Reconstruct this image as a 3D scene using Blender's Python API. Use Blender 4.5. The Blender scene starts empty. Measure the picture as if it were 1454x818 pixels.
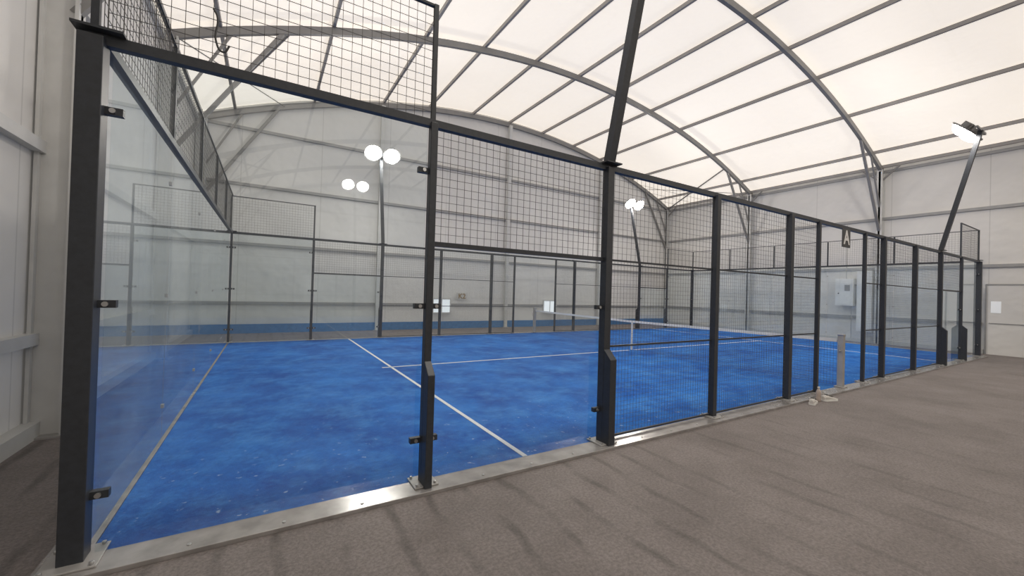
import bpy, math, random
import numpy as np
from mathutils import Vector, Matrix
random.seed(4)

# ---------------------------------------------------------------- camera solve from known court dimensions
def fit():
    P=[((2,0,0),(598,695)),((4,0,0),(858,632)),((6,0,0),(1013,592)),((8,0,0),(1118,568)),((12,0,0),(1252,538)),((16,0,0),(1334,518)),((20,0,0),(1385,505)),((0,0,0),(118,785)),
    ((0,0,3),(145,58)),((2,0,3),(610,175)),((4,0,3),(862,240)),((6,0,3),(1015,280)),((8,0,3),(1119,305)),((12,0,3),(1252,340)),((20,0,3),(1385,373)),((2,0,4),(613,5)),
    ((0,10,0),(323,487)),((0,10,3),(329,327)),((3.05,10,0),(496,484)),((3.05,5,0),(553,522)),((2,10,4),(448,291)),((3.05,0.1,0),(742,652)),((4,10,0),(541,480)),((2,0,2),(612,349)),((4,0,2),(860,371))]
    W=np.array([p[0] for p in P],float); I=np.array([p[1] for p in P],float)
    def proj(q):
        cx,cy,h,yaw,pit,rol,f=q
        d=np.array([math.sin(yaw),math.cos(yaw),0.]); r=np.array([math.cos(yaw),-math.sin(yaw),0.]); u=np.array([0,0,1.])
        F=d*math.cos(pit)+u*math.sin(pit); U=u*math.cos(pit)-d*math.sin(pit)
        R2=r*math.cos(rol)+U*math.sin(rol); U2=U*math.cos(rol)-r*math.sin(rol)
        v=W-np.array([cx,cy,h]); z=v@F
        return np.stack([727+f*(v@R2)/z,409-f*(v@U2)/z],1)
    q=np.array([.89,-3.14,1.655,math.radians(31.6),math.radians(.3),math.radians(1.7),568.])
    for it in range(40):
        e=(proj(q)-I).ravel(); J=np.zeros((len(e),7))
        for k in range(7):
            s=1e-4*max(1,abs(q[k])); qq=q.copy(); qq[k]+=s; J[:,k]=((proj(qq)-I).ravel()-e)/s
        w=1/(1+np.abs(e)/6)
        q=q-np.linalg.solve((J*w[:,None]).T@J+1e-6*np.eye(7),(J*w[:,None]).T@e)
    return q
Q=fit()

# ---------------------------------------------------------------- materials
def new_mat(name):
    m=bpy.data.materials.new(name); m.use_nodes=True
    nt=m.node_tree; b=nt.nodes['Principled BSDF']; return m,nt,b
def simple(name,col,rough=.5,metal=0,noise=0.06,scale=20,bump=0,emis=None,es=0):
    m,nt,b=new_mat(name)
    tc=nt.nodes.new('ShaderNodeTexCoord'); n=nt.nodes.new('ShaderNodeTexNoise')
    n.inputs['Scale'].default_value=scale; n.inputs['Detail'].default_value=4
    nt.links.new(tc.outputs['Object'],n.inputs['Vector'])
    r=nt.nodes.new('ShaderNodeValToRGB')
    r.color_ramp.elements[0].position=.3; r.color_ramp.elements[1].position=.7
    r.color_ramp.elements[0].color=tuple(max(0,c*(1-noise)) for c in col)+(1,)
    r.color_ramp.elements[1].color=tuple(min(1,c*(1+noise)) for c in col)+(1,)
    nt.links.new(n.outputs['Fac'],r.inputs['Fac']); nt.links.new(r.outputs['Color'],b.inputs['Base Color'])
    b.inputs['Roughness'].default_value=rough; b.inputs['Metallic'].default_value=metal
    if bump:
        bp=nt.nodes.new('ShaderNodeBump'); bp.inputs['Strength'].default_value=bump; bp.inputs['Distance'].default_value=.01
        nt.links.new(n.outputs['Fac'],bp.inputs['Height']); nt.links.new(bp.outputs['Normal'],b.inputs['Normal'])
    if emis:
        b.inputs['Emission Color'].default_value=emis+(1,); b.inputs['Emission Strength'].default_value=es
    return m
M_post=simple('dark_powder_coated_steel',(.030,.034,.042),.45,0,.15,30)
M_wire=simple('dark_wire',(.085,.08,.075),.5,0,.05)
M_alu=simple('galvanised_steel',(.40,.39,.38),.4,.3,.08,8)
M_truss=simple('hall_frame_steel',(.24,.235,.23),.5,.1,.06,6)
M_purl=simple('purlin_steel',(.33,.315,.305),.55,0,.06,6)
M_col=simple('white_column_paint',(.58,.58,.57),.5,0,.04,6)
M_girt=simple('girt_steel',(.32,.32,.32),.5,.1,.05,6)
M_kerb=simple('kerb_aluminium',(.40,.385,.375),.24,.5,.22,6,.12)
M_white=simple('white_line_turf',(.75,.76,.78),.9,0,.1,60,.3)
M_tape=simple('net_tape',(.8,.8,.78),.8,0,.03)
M_box=simple('white_plastic',(.80,.80,.79),.4,0,.02)
M_bolt=simple('zinc_bolt',(.5,.5,.5),.35,.9,.05)
M_lampb=simple('lamp_housing',(.2,.2,.2),.4,.5,.05)
M_lamp=simple('led_lens',(.9,.9,.9),.5,0,0,1,0,(1,.94,.86),110)
M_win=simple('daylight_window',(.7,.75,.8),.3,0,.02,3,0,(.93,.97,1),.55)
M_pane=simple('frosted_pane',(.8,.82,.84),.3,0,.02,3,0,(.93,.97,1),.18)
M_plaq=simple('plaque_dark',(.06,.06,.065),.5)
M_let=simple('letter_white',(.85,.85,.85),.6)
M_blueb=simple('blue_skirting',(.06,.19,.42),.8,0,.15,10)
M_shoe=simple('white_canvas',(.62,.60,.57),.8,0,.1,40,.2)
M_bottle=simple('clear_bottle_plastic',(.45,.38,.34),.25,0,.1)
M_dark=simple('dark_rubber',(.05,.05,.05),.7)

def mat_glass(name,refl_veil):
    m,nt,b=new_mat(name); nt.nodes.remove(b)
    out=nt.nodes['Material Output']
    t=nt.nodes.new('ShaderNodeBsdfTransparent'); t.inputs['Color'].default_value=(.90,.95,.96,1)
    g=nt.nodes.new('ShaderNodeBsdfGlossy'); g.inputs['Roughness'].default_value=.015; g.inputs['Color'].default_value=(.95,.98,1,1)
    f=nt.nodes.new('ShaderNodeFresnel'); f.inputs['IOR'].default_value=1.55
    mu=nt.nodes.new('ShaderNodeMath'); mu.operation='MULTIPLY'; mu.inputs[1].default_value=1.5; mu.use_clamp=True
    tc=nt.nodes.new('ShaderNodeTexCoord')
    n=nt.nodes.new('ShaderNodeTexNoise'); n.inputs['Scale'].default_value=1.6; n.inputs['Detail'].default_value=6; n.inputs['Roughness'].default_value=.6
    nt.links.new(tc.outputs['Object'],n.inputs['Vector'])
    d=nt.nodes.new('ShaderNodeBsdfDiffuse'); d.inputs['Color'].default_value=(.66,.77,.84,1)  # pale diffuse veil painted on the glass in place of hall reflections
    mm=nt.nodes.new('ShaderNodeMapRange'); mm.inputs['From Min'].default_value=.35; mm.inputs['From Max'].default_value=.7; mm.inputs['To Min'].default_value=refl_veil*.4; mm.inputs['To Max'].default_value=refl_veil*1.7
    nt.links.new(n.outputs['Fac'],mm.inputs['Value'])
    m1=nt.nodes.new('ShaderNodeMixShader'); m2=nt.nodes.new('ShaderNodeMixShader')
    nt.links.new(mm.outputs[0],m1.inputs[0]); nt.links.new(t.outputs[0],m1.inputs[1]); nt.links.new(d.outputs[0],m1.inputs[2])
    nt.links.new(f.outputs[0],mu.inputs[0]); nt.links.new(mu.outputs[0],m2.inputs[0])
    nt.links.new(m1.outputs[0],m2.inputs[1]); nt.links.new(g.outputs[0],m2.inputs[2])
    nt.links.new(m2.outputs[0],out.inputs['Surface']); return m
M_glass=mat_glass('tempered_glass',.04); M_glass2=mat_glass('tempered_glass_refl_veil',.15)

def mat_turf():
    m,nt,b=new_mat('blue_artificial_turf')
    L=nt.links.new
    tc=nt.nodes.new('ShaderNodeTexCoord')
    def noise(s,d,rg=.5,vec=None):
        n=nt.nodes.new('ShaderNodeTexNoise'); n.inputs['Scale'].default_value=s; n.inputs['Detail'].default_value=d; n.inputs['Roughness'].default_value=rg
        L(vec or tc.outputs['Object'],n.inputs['Vector']); return n
    def ramp(src,p0,c0,p1,c1):
        r=nt.nodes.new('ShaderNodeValToRGB'); e=r.color_ramp.elements
        e[0].position=p0; e[0].color=c0; e[1].position=p1; e[1].color=c1; L(src,r.inputs['Fac']); return r
    n1=noise(.75,9,.7); n2=noise(110,2); n3=noise(14,4,.6); n4=noise(1.9,9,.75); n6=noise(30,4,.7)
    r=ramp(n1.outputs['Fac'],.38,(.004,.092,.42,1),.63,(.024,.20,.67,1))
    r4=ramp(n4.outputs['Fac'],.47,(0,0,0,1),.68,(1,1,1,1))
    m4=nt.nodes.new('ShaderNodeMath'); m4.operation='MULTIPLY'; m4.inputs[1].default_value=.6; L(r4.outputs[0],m4.inputs[0])
    mxa=nt.nodes.new('ShaderNodeMixRGB'); mxa.inputs[2].default_value=(.085,.33,.78,1); L(m4.outputs[0],mxa.inputs[0]); L(r.outputs[0],mxa.inputs[1])
    mx=nt.nodes.new('ShaderNodeMixRGB'); mx.blend_type='MULTIPLY'; mx.inputs[0].default_value=.35
    r2=ramp(n2.outputs['Fac'],.3,(.5,.5,.5,1),.7,(1.,1.,1.,1))
    L(mxa.outputs[0],mx.inputs[1]); L(r2.outputs[0],mx.inputs[2])
    mx6=nt.nodes.new('ShaderNodeMixRGB'); mx6.blend_type='MULTIPLY'; mx6.inputs[0].default_value=.4
    r6=ramp(n6.outputs['Fac'],.35,(.6,.6,.62,1),.6,(1.,1.,1.,1)); L(mx.outputs[0],mx6.inputs[1]); L(r6.outputs[0],mx6.inputs[2])
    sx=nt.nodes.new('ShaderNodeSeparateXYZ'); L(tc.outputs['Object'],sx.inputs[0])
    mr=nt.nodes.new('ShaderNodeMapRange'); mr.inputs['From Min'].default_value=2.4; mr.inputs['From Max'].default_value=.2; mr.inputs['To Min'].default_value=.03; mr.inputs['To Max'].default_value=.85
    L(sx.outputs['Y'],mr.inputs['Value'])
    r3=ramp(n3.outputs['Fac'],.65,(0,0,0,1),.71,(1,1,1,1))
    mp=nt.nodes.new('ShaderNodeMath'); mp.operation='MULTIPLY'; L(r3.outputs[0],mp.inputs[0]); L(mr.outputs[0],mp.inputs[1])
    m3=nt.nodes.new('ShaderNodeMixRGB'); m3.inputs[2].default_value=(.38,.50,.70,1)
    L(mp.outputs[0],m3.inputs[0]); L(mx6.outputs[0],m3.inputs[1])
    L(m3.outputs[0],b.inputs['Base Color']); b.inputs['Roughness'].default_value=.85; b.inputs['Specular IOR Level'].default_value=.2
    bp=nt.nodes.new('ShaderNodeBump'); bp.inputs['Strength'].default_value=.4; bp.inputs['Distance'].default_value=.006
    L(n2.outputs['Fac'],bp.inputs['Height']); L(bp.outputs[0],b.inputs['Normal'])
    return m
def mat_carpet():
    m,nt,b=new_mat('grey_brown_carpet')
    tc=nt.nodes.new('ShaderNodeTexCoord')
    n1=nt.nodes.new('ShaderNodeTexNoise'); n1.inputs['Scale'].default_value=.9; n1.inputs['Detail'].default_value=8; n1.inputs['Roughness'].default_value=.7
    n2=nt.nodes.new('ShaderNodeTexNoise'); n2.inputs['Scale'].default_value=45; n2.inputs['Detail'].default_value=6; n2.inputs['Roughness'].default_value=.8
    n5=nt.nodes.new('ShaderNodeTexNoise'); n5.inputs['Scale'].default_value=1.6; n5.inputs['Detail'].default_value=4; n5.inputs['Roughness'].default_value=.6
    w=nt.nodes.new('ShaderNodeTexWave'); w.wave_type='BANDS'; w.bands_direction='X'; w.inputs['Scale'].default_value=.95; w.inputs['Distortion'].default_value=2.2; w.inputs['Detail'].default_value=4; w.inputs['Detail Scale'].default_value=1.4
    for n in (n1,n2,w,n5): nt.links.new(tc.outputs['Object'],n.inputs['Vector'])
    def ramp(src,p0,c0,p1,c1):
        r=nt.nodes.new('ShaderNodeValToRGB'); e=r.color_ramp.elements
        e[0].position=p0; e[0].color=c0; e[1].position=p1; e[1].color=c1; nt.links.new(src,r.inputs['Fac']); return r
    r=ramp(n1.outputs['Fac'],.32,(.19,.166,.158,1),.68,(.30,.266,.256,1))
    rw=ramp(w.outputs['Fac'],0,(.5,.5,.5,1),.16,(1,1,1,1))
    mr=nt.nodes.new('ShaderNodeMapRange'); mr.inputs['From Min'].default_value=.42; mr.inputs['From Max'].default_value=.62; mr.inputs['To Min'].default_value=.0; mr.inputs['To Max'].default_value=.75
    nt.links.new(n5.outputs['Fac'],mr.inputs['Value'])
    # crease shade, painted as dark bands in the carpet colour, fades along the hall
    sx=nt.nodes.new('ShaderNodeSeparateXYZ'); nt.links.new(tc.outputs['Object'],sx.inputs[0])
    mf=nt.nodes.new('ShaderNodeMapRange'); mf.inputs['From Min'].default_value=2.5; mf.inputs['From Max'].default_value=8; mf.inputs['To Min'].default_value=1; mf.inputs['To Max'].default_value=.2
    nt.links.new(sx.outputs['X'],mf.inputs['Value'])
    mm=nt.nodes.new('ShaderNodeMath'); mm.operation='MULTIPLY'; nt.links.new(mr.outputs[0],mm.inputs[0]); nt.links.new(mf.outputs[0],mm.inputs[1])
    def mul(f,a,bb):
        x=nt.nodes.new('ShaderNodeMixRGB'); x.blend_type='MULTIPLY'
        if isinstance(f,float): x.inputs[0].default_value=f
        else: nt.links.new(f,x.inputs[0])
        nt.links.new(a,x.inputs[1]); nt.links.new(bb,x.inputs[2]); return x
    mx=mul(mm.outputs[0],r.outputs[0],rw.outputs[0])
    r2=ramp(n2.outputs['Fac'],.40,(.40,.40,.40,1),.60,(1,1,1,1)); mx2=mul(.6,mx.outputs[0],r2.outputs[0])
    nt.links.new(mx2.outputs[0],b.inputs['Base Color']); b.inputs['Roughness'].default_value=.68; b.inputs['Specular IOR Level'].default_value=.45
    bp=nt.nodes.new('ShaderNodeBump'); bp.inputs['Strength'].default_value=.6; bp.inputs['Distance'].default_value=.012
    nt.links.new(n2.outputs['Fac'],bp.inputs['Height']); nt.links.new(bp.outputs[0],b.inputs['Normal'])
    return m
M_turf=mat_turf(); M_carpet=mat_carpet()
def mat_sheet(name,axis,col,es,ecol,seam,rough=.55):
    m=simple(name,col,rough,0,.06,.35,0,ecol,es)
    nt=m.node_tree; b=nt.nodes['Principled BSDF']; L=nt.links.new
    tc=nt.nodes.new('ShaderNodeTexCoord'); sx=nt.nodes.new('ShaderNodeSeparateXYZ'); L(tc.outputs['Object'],sx.inputs[0])
    d=nt.nodes.new('ShaderNodeMath'); d.operation='DIVIDE'; d.inputs[1].default_value=seam; L(sx.outputs[axis],d.inputs[0])
    fr=nt.nodes.new('ShaderNodeMath'); fr.operation='FRACT'; L(d.outputs[0],fr.inputs[0])
    lt=nt.nodes.new('ShaderNodeMath'); lt.operation='LESS_THAN'; lt.inputs[1].default_value=.014/seam*1.6; L(fr.outputs[0],lt.inputs[0])
    src=b.inputs['Base Color'].links[0].from_socket
    k=nt.nodes.new('ShaderNodeMixRGB'); k.blend_type='MULTIPLY'; k.inputs[2].default_value=(.8,.8,.8,1); L(lt.outputs[0],k.inputs[0]); L(src,k.inputs[1]); L(k.outputs[0],b.inputs['Base Color'])
    n=nt.nodes.new('ShaderNodeTexNoise'); n.inputs['Scale'].default_value=.8; n.inputs['Detail'].default_value=3; L(tc.outputs['Object'],n.inputs['Vector'])
    bp=nt.nodes.new('ShaderNodeBump'); bp.inputs['Strength'].default_value=.5; bp.inputs['Distance'].default_value=.25; L(n.outputs['Fac'],bp.inputs['Height']); L(bp.outputs[0],b.inputs['Normal'])
    return m
M_wallX=mat_sheet('hall_wall_sheet_gable','X',(.64,.63,.615),.03,(1,.98,.95),2.4)  # both wall sheets emit faintly, standing in for daylight coming through
M_wallY=mat_sheet('hall_wall_sheet_side','Y',(.66,.645,.625),.03,(1,.98,.95),2.5)
M_roof=mat_sheet('roof_membrane','Y',(.74,.70,.64),.725,(1,.905,.79),2.5,.8)  # membrane given its own glow in place of daylight through the roof

# ---------------------------------------------------------------- mesh builder
class MB:
    def __init__(s): s.v=[];s.f=[];s.m=[];s.mats=[]
    def mi(s,mat):
        if mat not in s.mats: s.mats.append(mat)
        return s.mats.index(mat)
    def quad(s,pts,mat):
        n=len(s.v); s.v+= [tuple(p) for p in pts]; s.f.append(tuple(range(n,n+len(pts)))); s.m.append(s.mi(mat))
    def box(s,a,b,mat):
        x0,y0,z0=[min(a[i],b[i]) for i in range(3)]; x1,y1,z1=[max(a[i],b[i]) for i in range(3)]
        n=len(s.v); s.v+=[(x0,y0,z0),(x1,y0,z0),(x1,y1,z0),(x0,y1,z0),(x0,y0,z1),(x1,y0,z1),(x1,y1,z1),(x0,y1,z1)]
        for q in ((0,3,2,1),(4,5,6,7),(0,1,5,4),(1,2,6,5),(2,3,7,6),(3,0,4,7)):
            s.f.append(tuple(n+i for i in q)); s.m.append(s.mi(mat))
    def beam(s,p,q,w,h,mat,up=(0,0,1),sides=4):
        p=Vector(p);q=Vector(q);d=(q-p).normalized(); u=Vector(up)
        if abs(d.dot(u))>.98: u=Vector((0,1,0))
        r=d.cross(u).normalized(); u=r.cross(d).normalized()
        n=len(s.v)
        if sides==4: off=[(-w/2,-h/2),(w/2,-h/2),(w/2,h/2),(-w/2,h/2)]
        else: off=[(w/2*math.cos(2*math.pi*k/sides),h/2*math.sin(2*math.pi*k/sides)) for k in range(sides)]
        for c in (p,q):
            for a,b in off: s.v.append(tuple(c+r*a+u*b))
        k=len(off); mi=s.mi(mat)
        for i in range(k):
            j=(i+1)%k; s.f.append((n+i,n+j,n+k+j,n+k+i)); s.m.append(mi)
        s.f.append(tuple(n+i for i in reversed(range(k)))); s.m.append(mi)
        s.f.append(tuple(n+k+i for i in range(k))); s.m.append(mi)
    def dome(s,c,n,r,hgt,mat,seg=24,rings=6):
        c=Vector(c); n=Vector(n).normalized(); a=n.orthogonal().normalized(); b=n.cross(a); k=len(s.v); mi=s.mi(mat)
        for i in range(rings):
            t=i/rings*math.pi/2
            for j in range(seg):
                w=2*math.pi*j/seg; s.v.append(tuple(c+(a*math.cos(w)+b*math.sin(w))*r*math.cos(t)+n*hgt*math.sin(t)))
        s.v.append(tuple(c+n*hgt))
        for i in range(rings-1):
            for j in range(seg):
                l=(j+1)%seg; s.f.append((k+i*seg+j,k+i*seg+l,k+(i+1)*seg+l,k+(i+1)*seg+j)); s.m.append(mi)
        for j in range(seg): s.f.append((k+(rings-1)*seg+j,k+(rings-1)*seg+(j+1)%seg,k+rings*seg)); s.m.append(mi)
    def prism(s,prof,axis,a,b,mat):
        def P(u,v,t):
            return {'x':(t,u,v),'y':(u,t,v),'z':(u,v,t)}[axis]
        n=len(s.v); k=len(prof); mi=s.mi(mat)
        for t in (a,b):
            for u,v in prof: s.v.append(P(u,v,t))
        for i in range(k):
            j=(i+1)%k; s.f.append((n+i,n+j,n+k+j,n+k+i)); s.m.append(mi)
        s.f.append(tuple(n+i for i in reversed(range(k)))); s.m.append(mi)
        s.f.append(tuple(n+k+i for i in range(k))); s.m.append(mi)
    def obj(s,name,bevel=0,smooth=False,parent=None):
        me=bpy.data.meshes.new(name); me.from_pydata(s.v,[],s.f)
        for m in s.mats: me.materials.append(m)
        me.polygons.foreach_set('material_index',s.m)
        if smooth: me.polygons.foreach_set('use_smooth',[True]*len(s.f))
        me.update(); o=bpy.data.objects.new(name,me); bpy.context.scene.collection.objects.link(o)
        if bevel:
            b=o.modifiers.new('bevel','BEVEL'); b.width=bevel; b.segments=2; b.limit_method='ANGLE'
        if parent: o.parent=parent
        return o
def empty(name):
    o=bpy.data.objects.new(name,None); bpy.context.scene.collection.objects.link(o); return o
FENCE=empty('court_fence'); HALL=empty('hall_steel_frame')

# ---------------------------------------------------------------- hall shell
XL,XR,YF,YB=-1.2,21.5,12.75,-27.2
XC=(XL+XR)/2; EAVE=6.85; PEAK=9.35; R=((XR-XC)**2+(PEAK-EAVE)**2)/(2*(PEAK-EAVE))
def zr(x): return PEAK-(R-math.sqrt(R*R-(x-XC)**2))
m=MB(); m.quad([(XL-.3,YB-.3,0),(XR+.3,YB-.3,0),(XR+.3,YF+.3,0),(XL-.3,YF+.3,0)],M_carpet); m.obj('floor')
m=MB(); m.box((XL-.1,YB,0),(XL,YF,EAVE+.1),M_wallY); m.obj('wall_left')
m=MB(); m.box((XR,YB,0),(XR+.1,YF,EAVE+.1),M_wallY); m.obj('wall_right')
for nm,y0,y1 in (('wall_back',YF,YF+.1),('wall_front',YB-.1,YB)):
    prof=[(XL,0),(XR,0)]+[(XR-(XR-XL)*i/24,zr(XR-(XR-XL)*i/24)+.12) for i in range(25)]
    m=MB(); m.prism(prof,'y',y0,y1,M_wallX); m.obj(nm)
m=MB(); N=48
for i in range(N):
    x0=XL-.1+(XR-XL+.2)*i/N; x1=XL-.1+(XR-XL+.2)*(i+1)/N
    c=lambda x:zr(min(max(x,XL),XR))+.13
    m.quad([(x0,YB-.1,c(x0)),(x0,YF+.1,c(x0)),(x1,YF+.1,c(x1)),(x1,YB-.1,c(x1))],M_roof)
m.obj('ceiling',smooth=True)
ARY=[YF-.1,7.8,2.8,-2.2,-7.2,-12.2,-17.2,-22.2,YB+.1]
for k,y in enumerate(ARY):
    m=MB(); N=36
    for i in range(N):
        x0=XL+.1+(XR-XL-.2)*i/N; x1=XL+.1+(XR-XL-.2)*(i+1)/N
        m.beam((x0,y,zr(x0)-.1),(x1,y,zr(x1)-.1),.10,.18,M_truss)
    for sx,x in ((1,XL),(-1,XR)):
        a=x+sx*.02; b=x+sx*.30
        m.box((a,y-.09,0),(a+sx*.03,y+.09,EAVE-.1),M_col); m.box((b-sx*.03,y-.09,0),(b,y+.09,EAVE-.05),M_col)
        m.box((a,y-.03,0),(b,y+.03,EAVE-.1),M_col)
        m.box((a,y-.15,0.0),(b+sx*.08,y+.15,.02),M_alu)
        m.beam((b-sx*.05,y,4.4),(x+sx*2.2,y,zr(x+sx*2.2)-.18),.08,.08,M_truss)
        m.beam((b-sx*.05,y,5.3),(x+sx*1.2,y,zr(x+sx*1.2)-.18),.05,.05,M_truss)
        for dy in (-.55,.55):
            if YB<y+dy<YF: m.beam((x+sx*.2,y,6.35),(x+sx*.2,y+dy,EAVE+.02),.05,.05,M_truss)
        for zz in np.arange(.5,6.6,.5):
            for dy in (-.06,.06):
                m.beam((b-sx*.002,y+dy,zz),(b+sx*.006,y+dy,zz),.022,.022,M_bolt,sides=8)
    m.obj('arch_rib',parent=HALL)
m=MB()
for o_ in (-10.35,-8.05,-5.65,-3.8,-1.85,0,1.85,3.8,5.65,8.05,10.35,11.22,-11.22):
    x=XC+o_
    m.beam((x,YB,zr(x)+.04),(x,YF,zr(x)+.04),.07,.11,M_purl)
m.obj('roof_purlins',parent=HALL)
m=MB()
for (y0,y1) in ((ARY[0],ARY[1]),(ARY[6],ARY[7])):
    for s,x in ((1,XL),(-1,XR)):
        for a,b in ((.2,2.4),):
            xa=x+s*a; xb=x+s*b
            m.beam((xa,y0,zr(xa)-.1),(xb,y1,zr(xb)-.1),.07,.07,M_truss,sides=8)
            m.beam((xb,y0,zr(xb)-.1),(xa,y1,zr(xa)-.1),.03,.03,M_truss,sides=8)
m.obj('roof_bracing',parent=HALL)
m=MB()
for z in (1.0,2.95,4.9,6.75):
    m.box((XL,YB,z-.06),(XL+.09,YF,z+.06),M_col)
    if z in (1.0,): m.box((XR-.09,YB,z-.06),(XR,-2.1,z+.06),M_girt); m.box((XR-.09,.15,z-.06),(XR,YF,z+.06),M_girt)
    else: m.box((XR-.09,YB,z-.05),(XR,YF,z+.05),M_girt)
    m.box((XL,YF-.09,z-.045),(XR,YF,z+.045),M_girt); m.box((XL,YB,z-.05),(XR,YB+.09,z+.05),M_girt)
m.obj('wall_girts',parent=HALL)
for x in (4.47,XC,15.8):
    m=MB(); m.box((x-.07,YF-.24,0),(x+.07,YF-.10,zr(x)-.15),M_col); m.box((x-.14,YF-.3,0),(x+.14,YF-.10,.02),M_alu); m.obj('gable_column',parent=HALL)
m=MB(); m.box((XL,YB,0),(XL+.12,YF,.16),M_col); m.obj('baseboard_left')
m=MB(); m.box((XR-.06,.1,0),(XR,YF,.14),M_col); m.obj('baseboard_right')
m=MB(); m.box((XL,YF-.14,0),(XR,YF-.09,.30),M_blueb); m.obj('baseboard_back')

k=1
for x in (7.1,12.7):
    m=MB(); z=.95; w=.36; h=.27
    m.box((x-w,YF-.10,z-h),(x+w,YF-.075,z+h),M_win)
    for a,b in (((x-w-.05,z-h-.05),(x+w+.05,z-h)),((x-w-.05,z+h),(x+w+.05,z+h+.05)),((x-w-.05,z-h),(x-w,z+h)),((x+w,z-h),(x+w+.05,z+h)),((x-.015,z-h),(x+.015,z+h))):
        m.box((a[0],YF-.12,a[1]),(b[0],YF-.07,b[1]),M_col)
    m.obj('window_%d'%k); k+=1

m=MB(); y0,y1=-2.0,.05
m.box((XR-.10,y0,0),(XR-.07,y1,2.3),M_wallY)
for y in (y0,-.98,y1): m.box((XR-.12,y-.02,0),(XR-.07,y+.02,2.33),M_girt)
m.box((XR-.12,y0,2.3),(XR-.07,y1,2.34),M_girt)
m.box((XR-.12,-.92,1.02),(XR-.10,-.02,1.05),M_girt)
m.box((XR-.115,-.28,1.38),(XR-.10,-.06,1.76),M_pane)
m.box((XR-.15,-.9,1.0),(XR-.12,-.78,1.03),M_bolt)
m.obj('door_1',bevel=.004)

# ---------------------------------------------------------------- court surface
m=MB(); m.box((.02,.03,0),(19.98,9.97,.022),M_turf); m.obj('padel_court_turf')
m=MB(); z0,z1=.0225,.027
for x in (3.05,16.95): m.box((x-.025,.04,z0),(x+.025,9.96,z1),M_white)
for a,b in ((2.87,9.9),(10.1,17.13)): m.box((a,4.975,z0),(b,5.025,z1),M_white)
m.obj('court_lines')
m=MB()
m.box((-.18,-.20,0),(20.18,.028,.03),M_kerb); m.box((-.18,9.972,0),(20.18,10.18,.03),M_kerb)
m.box((-.18,.03,0),(.018,9.97,.03),M_kerb); m.box((19.982,.03,0),(20.18,9.97,.03),M_kerb)
for x in np.arange(.5,20,.5):
    m.beam((x,-.14,.03),(x,-.14,.036),.025,.025,M_bolt,sides=8)
m.obj('court_kerb',bevel=.005,parent=FENCE)

# ---------------------------------------------------------------- posts
def post(x,y,w,dp,h,gus=False,out=-1,par=None,z0=.03):
    m=MB(); m.box((x-w/2,y-dp/2,z0),(x+w/2,y+dp/2,h),M_post)
    m.box((x-w/2-.07,y-dp/2-.07,z0),(x+w/2+.07,y+dp/2+.07,z0+.012),M_alu)
    for a in (-1,1):
        for b in (-1,1):
            m.beam((x+a*(w/2+.045),y+b*(dp/2+.045),z0+.012),(x+a*(w/2+.045),y+b*(dp/2+.045),z0+.03),.025,.025,M_bolt,sides=6)
    if gus:
        yo=y+out*dp/2; e=yo+out*.10
        m.prism([(yo,z0),(e,z0),(e,.93),(yo,1.03)],'x',x-w/2,x+w/2,M_post)
    return m.obj('fence_post',bevel=.004,parent=par)
POS={0:(.11,.12),2:(.06,.07),4:(.09,.09),6:(.08,.08),8:(.09,.09),9:(.06,.06),11:(.06,.06),12:(.09,.09),14:(.09,.09),16:(.09,.09),18:(.06,.07),20:(.11,.12)}
for y,out in ((0,-1),(10,1)):
    for x,(w,dp) in POS.items():
        xx=x+(-.03 if x==0 else .03 if x==20 else 0)
        post(xx,y+out*.02,w,dp,3.0,x in (2,4,16,18),out,FENCE)
        if x in (0,2,18,20):
            m=MB(); m.box((xx-.018,y-.018,3.0),(xx+.018,y+.018,4.0),M_post); m.obj('mesh_support',parent=FENCE)
m=MB()
for y in (0,10):
    m.box((-.06,y-.03,2.97),(20.06,y+.03,3.03),M_post)
    for a,b in ((-.02,2.02),(17.98,20.02)): m.box((a,y-.012,3.98),(b,y+.012,4.0),M_post)
    for a,b in ((2.03,3.955),(16.045,17.97)): m.box((a,y-.02,1.98),(b,y+.02,2.02),M_post)
    for a,b in ((4.045,5.955),(6.045,7.955),(8.045,8.97),(11.03,11.955),(12.045,13.955),(14.045,15.955)):
        for z in (.06,1.05,2.0): m.box((a,y-.010,z-.010),(b,y+.010,z+.010),M_post)
for x in (0,20):
    m.box((x-.03,.03,2.97),(x+.03,9.97,3.03),M_post); m.box((x-.012,.015,3.98),(x+.012,9.985,4.0),M_post)
    for yy in (2,4,6,8): m.box((x-.02,yy-.02,3.03),(x+.02,yy+.02,3.97),M_post)
m.obj('fence_rails',parent=FENCE)
for x in (0,20):
    for y in (0,10):
        m=MB(); sx=-1 if x==0 else 1
        m.box((x-.11,y-.09,3.031),(x+.11,y+.09,3.045),M_post); m.prism([(x+sx*.03,2.9),(x+sx*.03,3.03),(x+sx*.11,3.03)],'y',y-.01,y+.01,M_post)
        m.obj('corner_bracket',parent=FENCE)
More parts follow.
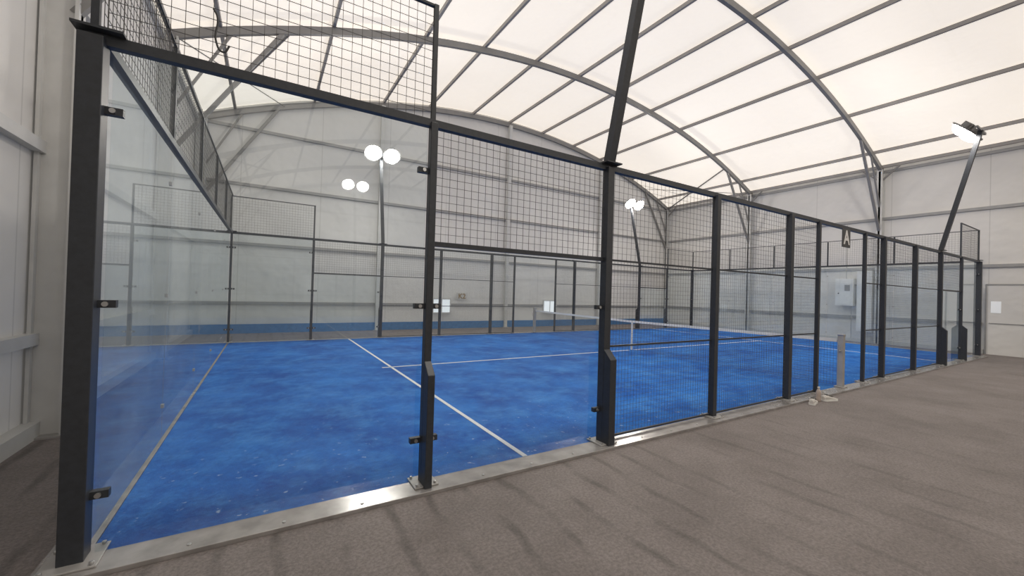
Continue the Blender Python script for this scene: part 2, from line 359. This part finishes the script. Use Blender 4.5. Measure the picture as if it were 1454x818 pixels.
def wires(m,ax,fix,a0,a1,z0,z1,t=.0032,S=.07):
    na=max(1,round((a1-a0)/S)); nz=max(1,round((z1-z0)/S)); mi=m.mi(M_wire)
    def bar(p,q,along):
        n=len(m.v); h=t/2
        for c in (p,q):
            for u,v in ((-h,-h),(h,-h),(h,h),(-h,h)):
                if along=='z': m.v.append((c[0]+u,c[1]+v,c[2]))
                elif along=='x': m.v.append((c[0],c[1]+u,c[2]+v))
                else: m.v.append((c[0]+u,c[1],c[2]+v))
        for i in range(4):
            j=(i+1)%4; m.f.append((n+i,n+j,n+4+j,n+4+i)); m.m.append(mi)
    for i in range(na+1):
        a=a0+(a1-a0)*i/na
        if ax=='x': bar((a,fix,z0),(a,fix,z1),'z')
        else: bar((fix,a,z0),(fix,a,z1),'z')
    for i in range(nz+1):
        z=z0+(z1-z0)*i/nz
        if ax=='x': bar((a0,fix,z),(a1,fix,z),'x')
        else: bar((fix,a0,z),(fix,a1,z),'y')
for y in (0,10):
    m=MB()
    for a,b,z0,z1 in ((.02,1.98,3.03,3.97),(18.02,19.98,3.03,3.97),(2.03,3.955,2.02,2.97),(16.045,17.97,2.02,2.97)):
        wires(m,'x',y,a,b,z0,z1)
    for a,b in ((4.045,5.955),(6.045,7.955),(8.045,8.97),(11.03,11.955),(12.045,13.955),(14.045,15.955)):
        wires(m,'x',y,a,b,.07,1.99,.0018,.05); wires(m,'x',y,a,b,2.01,2.97,.0026,.07)
    m.obj('wire_mesh_panels',parent=FENCE)
for x in (0,20):
    m=MB()
    for a in range(0,10,2): wires(m,'y',x,a+.02,a+1.98,3.03,3.97)
    m.obj('wire_mesh_panels',parent=FENCE)
def glass(m,ax,fix,a0,a1,z0,z1):
    G=M_glass if ax=='x' else M_glass2
    if ax=='x': m.quad([(a0,fix,z0),(a1,fix,z0),(a1,fix,z1),(a0,fix,z1)],G)
    else: m.quad([(fix,a0,z0),(fix,a1,z0),(fix,a1,z1),(fix,a0,z1)],G)
def clamp(m,ax,fix,a,z,l=.12):
    if ax=='x':
        m.box((a-l/2,fix-.022,z-.022),(a+l/2,fix+.022,z+.022),M_post)
        m.beam((a,fix-.035,z),(a,fix+.035,z),.03,.03,M_bolt,sides=10)
    else:
        m.box((fix-.012,a-l/2,z-.018),(fix+.012,a+l/2,z+.018),M_alu)
for y in (0,10):
    m=MB()
    for a,b,h in ((.05,1.96,2.965),(2.05,3.94,1.975),(16.06,17.95,1.975),(18.04,19.95,2.965)):
        glass(m,'x',y,a,b,.035,h)
    for a in (.06,1.93,18.07,19.94):
        for z in (.38,1.48,2.6): clamp(m,'x',y,a,z,.09)
    for a in (2.07,3.92,16.08,17.93):
        for z in (.38,1.48): clamp(m,'x',y,a,z,.09)
    m.obj('glass_panels',parent=FENCE)
for x in (0,20):
    m=MB()
    for a in range(0,10,2): glass(m,'y',x,a+(.06 if a==0 else .006),a+2-(.06 if a==8 else .006),.035,2.965)
    for a in (2,4,6,8):
        for z in (.38,1.48,2.6): clamp(m,'y',x,a,z,.04)
    m.obj('glass_panels',parent=FENCE)

# ---------------------------------------------------------------- flood light poles
def pole(x,y,out,lean=.66):
    m=MB(); y0=y+out*.02; b=Vector((x,y0,3.046)); t=Vector((x,y0+out*lean,6.0))
    m.beam(b,t,.09,.09,M_post)
    m.box((x-.11,y0-.09,3.031),(x+.11,y0+.09,3.045),M_post)
    m.beam(t+Vector((-.42,0,0)),t+Vector((.42,0,0)),.05,.05,M_lampb)
    for s in (-.30,.30):
        c=t+Vector((s,-out*.24,.03))
        n=Vector((0,-out*.72,-.7)).normalized()
        m.beam(t+Vector((s,0,0)),c-n*.08,.05,.05,M_lampb)
        m.beam(c-n*.14,c-n*.04,.24,.24,M_lampb,sides=16)
        m.beam(c-n*.04,c+n*.0,.57,.57,M_lampb,sides=28)
        m.dome(c+n*.001,n,.235,.15,M_lamp)
        r=Vector((1,0,0))
        for f in range(5): m.beam(c-n*.17+r*(-.08+.04*f),c-n*.05+r*(-.08+.04*f),.008,.2,M_lampb,up=n.cross(r))
    m.obj('floodlight_pole')
for x in (4,16):
    pole(x,0,-1); pole(x,10,1)
for x in (4,16):
    post(x,-14.8,.1,.1,3.03,z0=0).name='lamp_mast'; pole(x,-14.8,-1)

# ---------------------------------------------------------------- net
NET=empty('padel_net')
m=MB(); XN=10
def nz(y): return .92-.04*(1-abs(y-5)/5)
ys=[.05+9.9*i/200 for i in range(201)]
for i,y in enumerate(ys): m.box((XN-.0012,y-.0012,.05),(XN+.0012,y+.0012,nz(y)-.05),M_wire)
for k in range(19):
    f=k/18
    for i in range(0,200,10):
        a,b=ys[i],ys[i+10]
        m.beam((XN,a,.05+(nz(a)-.1)*f),(XN,b,.05+(nz(b)-.1)*f),.0025,.0025,M_wire)
for i in range(0,200,10):
    a,b=ys[i],ys[i+10]
    m.beam((XN,a,nz(a)-.03),(XN,b,nz(b)-.03),.014,.06,M_tape)
m.box((XN-.01,4.975,.03),(XN+.01,5.025,.87),M_tape)
m.obj('net_mesh',parent=NET)
for y in (-.02,10.02):
    m=MB(); m.box((XN-.045,y-.045,.032),(XN+.045,y+.045,.98),M_alu); m.box((XN-.05,y-.05,.98),(XN+.05,y+.05,1.01),M_bolt)
    m.box((XN-.08,y-.08,.032),(XN+.08,y+.08,.045),M_alu)
    m.beam((XN-.04,y,.7),(XN-.1,y,.7),.03,.03,M_bolt,sides=8); m.beam((XN-.1,y,.7),(XN-.1,y,.82),.02,.02,M_bolt,sides=8)
    m.obj('net_post',bevel=.004,parent=NET)

# ---------------------------------------------------------------- signs
def text(s,size,loc,rot,mat,parent,name):
    c=bpy.data.curves.new(name,'FONT'); c.body=s; c.size=size; c.align_x='CENTER'; c.align_y='CENTER'; c.extrude=.002; c.offset=.006*size/.25
    c.materials.append(mat); o=bpy.data.objects.new(name,c); o.location=loc; o.rotation_euler=rot
    bpy.context.scene.collection.objects.link(o); o.parent=parent; return o
m=MB(); m.box((9.83,-.065,2.62),(10.17,-.052,2.96),M_plaq); s=m.obj('court_letter_sign',bevel=.003)
text('A',.36,(10,-.068,2.79),(math.radians(90),0,0),M_let,s,'letter_a')
m=MB(); m.box((7.75,YF-.118,1.22),(8.25,YF-.105,1.50),M_col); s=m.obj('court_number_sign')
text('K2',.30,(8.0,YF-.122,1.36),(math.radians(90),0,0),simple('sign_ochre',(.3,.2,.08),.6),s,'letters_k2')

# ---------------------------------------------------------------- electrical cabinet on right wall
m=MB(); xw=XR-.38
m.box((xw,2.95,.45),(XR-.1,3.42,2.85),M_box)
m.box((xw-.02,3.0,.5),(xw,3.37,2.8),M_box)
m.box((xw-.05,3.52,1.45),(XR-.1,4.12,2.55),M_box); m.box((xw-.065,3.56,1.5),(xw-.05,4.08,2.5),M_box)
m.box((xw-.075,3.62,2.05),(xw-.065,3.8,2.3),M_truss); m.beam((xw-.09,4.0,1.95),(xw-.065,4.0,1.95),.05,.05,M_dark,sides=12)
m.beam((xw+.1,3.8,2.55),(xw+.1,3.8,4.8),.03,.03,M_alu,sides=8); m.beam((xw+.05,3.6,1.45),(xw+.05,3.6,.15),.03,.03,M_alu,sides=8)
m.beam((xw+.1,3.42,2.3),(xw+.1,3.52,2.3),.04,.04,M_dark,sides=8)
m.obj('electrical_cabinet',bevel=.01)

# ---------------------------------------------------------------- bottle and shoes
def lathe(m,c,prof,mat,seg=20):
    n=len(m.v)
    for r,z in prof:
        for i in range(seg): m.v.append((c[0]+r*math.cos(2*math.pi*i/seg),c[1]+r*math.sin(2*math.pi*i/seg),c[2]+z))
    for k in range(len(prof)-1):
        for i in range(seg):
            j=(i+1)%seg; m.f.append((n+k*seg+i,n+k*seg+j,n+(k+1)*seg+j,n+(k+1)*seg+i)); m.m.append(m.mi(mat))
m=MB(); c=(8.50,-.26,0)
lathe(m,c,[(0,0),(.03,0),(.034,.01),(.034,.06),(.031,.075),(.034,.09),(.034,.15),(.025,.18),(.013,.2),(.013,.215)],M_bottle)
lathe(m,c,[(.016,.212),(.016,.232),(0,.232)],M_shoe)
m.obj('water_bottle',smooth=True)
def shoe(x,y,ang,L=.29):
    m=MB(); seg=14; st=[(-.5,.028,.02,.075),(-.42,.040,.02,.095),(-.25,.040,.02,.10),(-.1,.038,.02,.08),(.1,.042,.02,.062),(.28,.047,.02,.05),(.42,.04,.02,.04),(.5,.018,.02,.03)]
    ca,sa=math.cos(ang),math.sin(ang); n=len(m.v)
    for t,w,z0,z1 in st:
        for i in range(seg):
            a=2*math.pi*i/seg; u=w*math.cos(a); v=(z0+z1)/2+(z1-z0)/2*math.sin(a)
            m.v.append((x+t*L*ca-u*sa,y+t*L*sa+u*ca,v+.0))
    for k in range(len(st)-1):
        for i in range(seg):
            j=(i+1)%seg; m.f.append((n+k*seg+i,n+k*seg+j,n+(k+1)*seg+j,n+(k+1)*seg+i)); m.m.append(m.mi(M_shoe))
    m.f.append(tuple(n+i for i in range(seg))); m.m.append(0); m.f.append(tuple(n+(len(st)-1)*seg+i for i in range(seg))); m.m.append(0)
    pr=[(t,w+.004) for t,w,_,_ in st]
    out=[(x+t*L*ca-w*sa,y+t*L*sa+w*ca) for t,w in pr]+[(x+t*L*ca+w*sa,y+t*L*sa-w*ca) for t,w in reversed(pr)]
    m.prism(out,'z',0.001,.03,M_tape)
    m.beam((x-.33*L*ca,y-.33*L*sa,.098),(x-.2*L*ca,y-.2*L*sa,.098),.045,.02,M_dark,sides=10)
    for t in (-.02,.05,.12): m.beam((x+t*L*ca-.025*sa,y+t*L*sa+.025*ca,.078-t*.1),(x+t*L*ca+.025*sa,y+t*L*sa-.025*ca,.078-t*.1),.008,.008,M_dark)
    m.obj('sneaker',smooth=False)
shoe(8.24,-.29,math.radians(15)); shoe(8.72,-.33,math.radians(-15))

# ---------------------------------------------------------------- hook on the upper mesh
c=bpy.data.curves.new('metal_hook','CURVE'); c.dimensions='3D'; c.bevel_depth=.006
sp=c.splines.new('BEZIER'); pts=[(-.02,0,.26),(.0,0,.22),(0,0,.05),(.035,0,0),(.07,0,.05)]
sp.bezier_points.add(4)
for b_,p in zip(sp.bezier_points,pts): b_.co=p; b_.handle_left_type=b_.handle_right_type='AUTO'
c.materials.append(M_dark); o=bpy.data.objects.new('metal_hook',c); o.location=(.53,-.012,3.12); bpy.context.scene.collection.objects.link(o)

# ---------------------------------------------------------------- world, camera
w=bpy.data.worlds.new('World'); bpy.context.scene.world=w; w.use_nodes=True
w.node_tree.nodes['Background'].inputs[0].default_value=(.8,.88,1,1); w.node_tree.nodes['Background'].inputs[1].default_value=1
cx,cy,h,yaw,pit,rol,f=[float(a) for a in Q]
d=Vector((math.sin(yaw),math.cos(yaw),0)); r=Vector((math.cos(yaw),-math.sin(yaw),0)); u=Vector((0,0,1))
F=d*math.cos(pit)+u*math.sin(pit); U=u*math.cos(pit)-d*math.sin(pit)
R2=r*math.cos(rol)+U*math.sin(rol); U2=U*math.cos(rol)-r*math.sin(rol)
M=Matrix(((R2.x,U2.x,-F.x,cx),(R2.y,U2.y,-F.y,cy),(R2.z,U2.z,-F.z,h),(0,0,0,1)))
cd=bpy.data.cameras.new('camera'); cam=bpy.data.objects.new('camera',cd); bpy.context.scene.collection.objects.link(cam)
cam.matrix_world=M; cd.sensor_width=36; cd.lens=f/1454*36; cd.clip_start=.05; cd.clip_end=200
bpy.context.scene.camera=cam
bpy.context.scene.view_settings.view_transform='Standard'
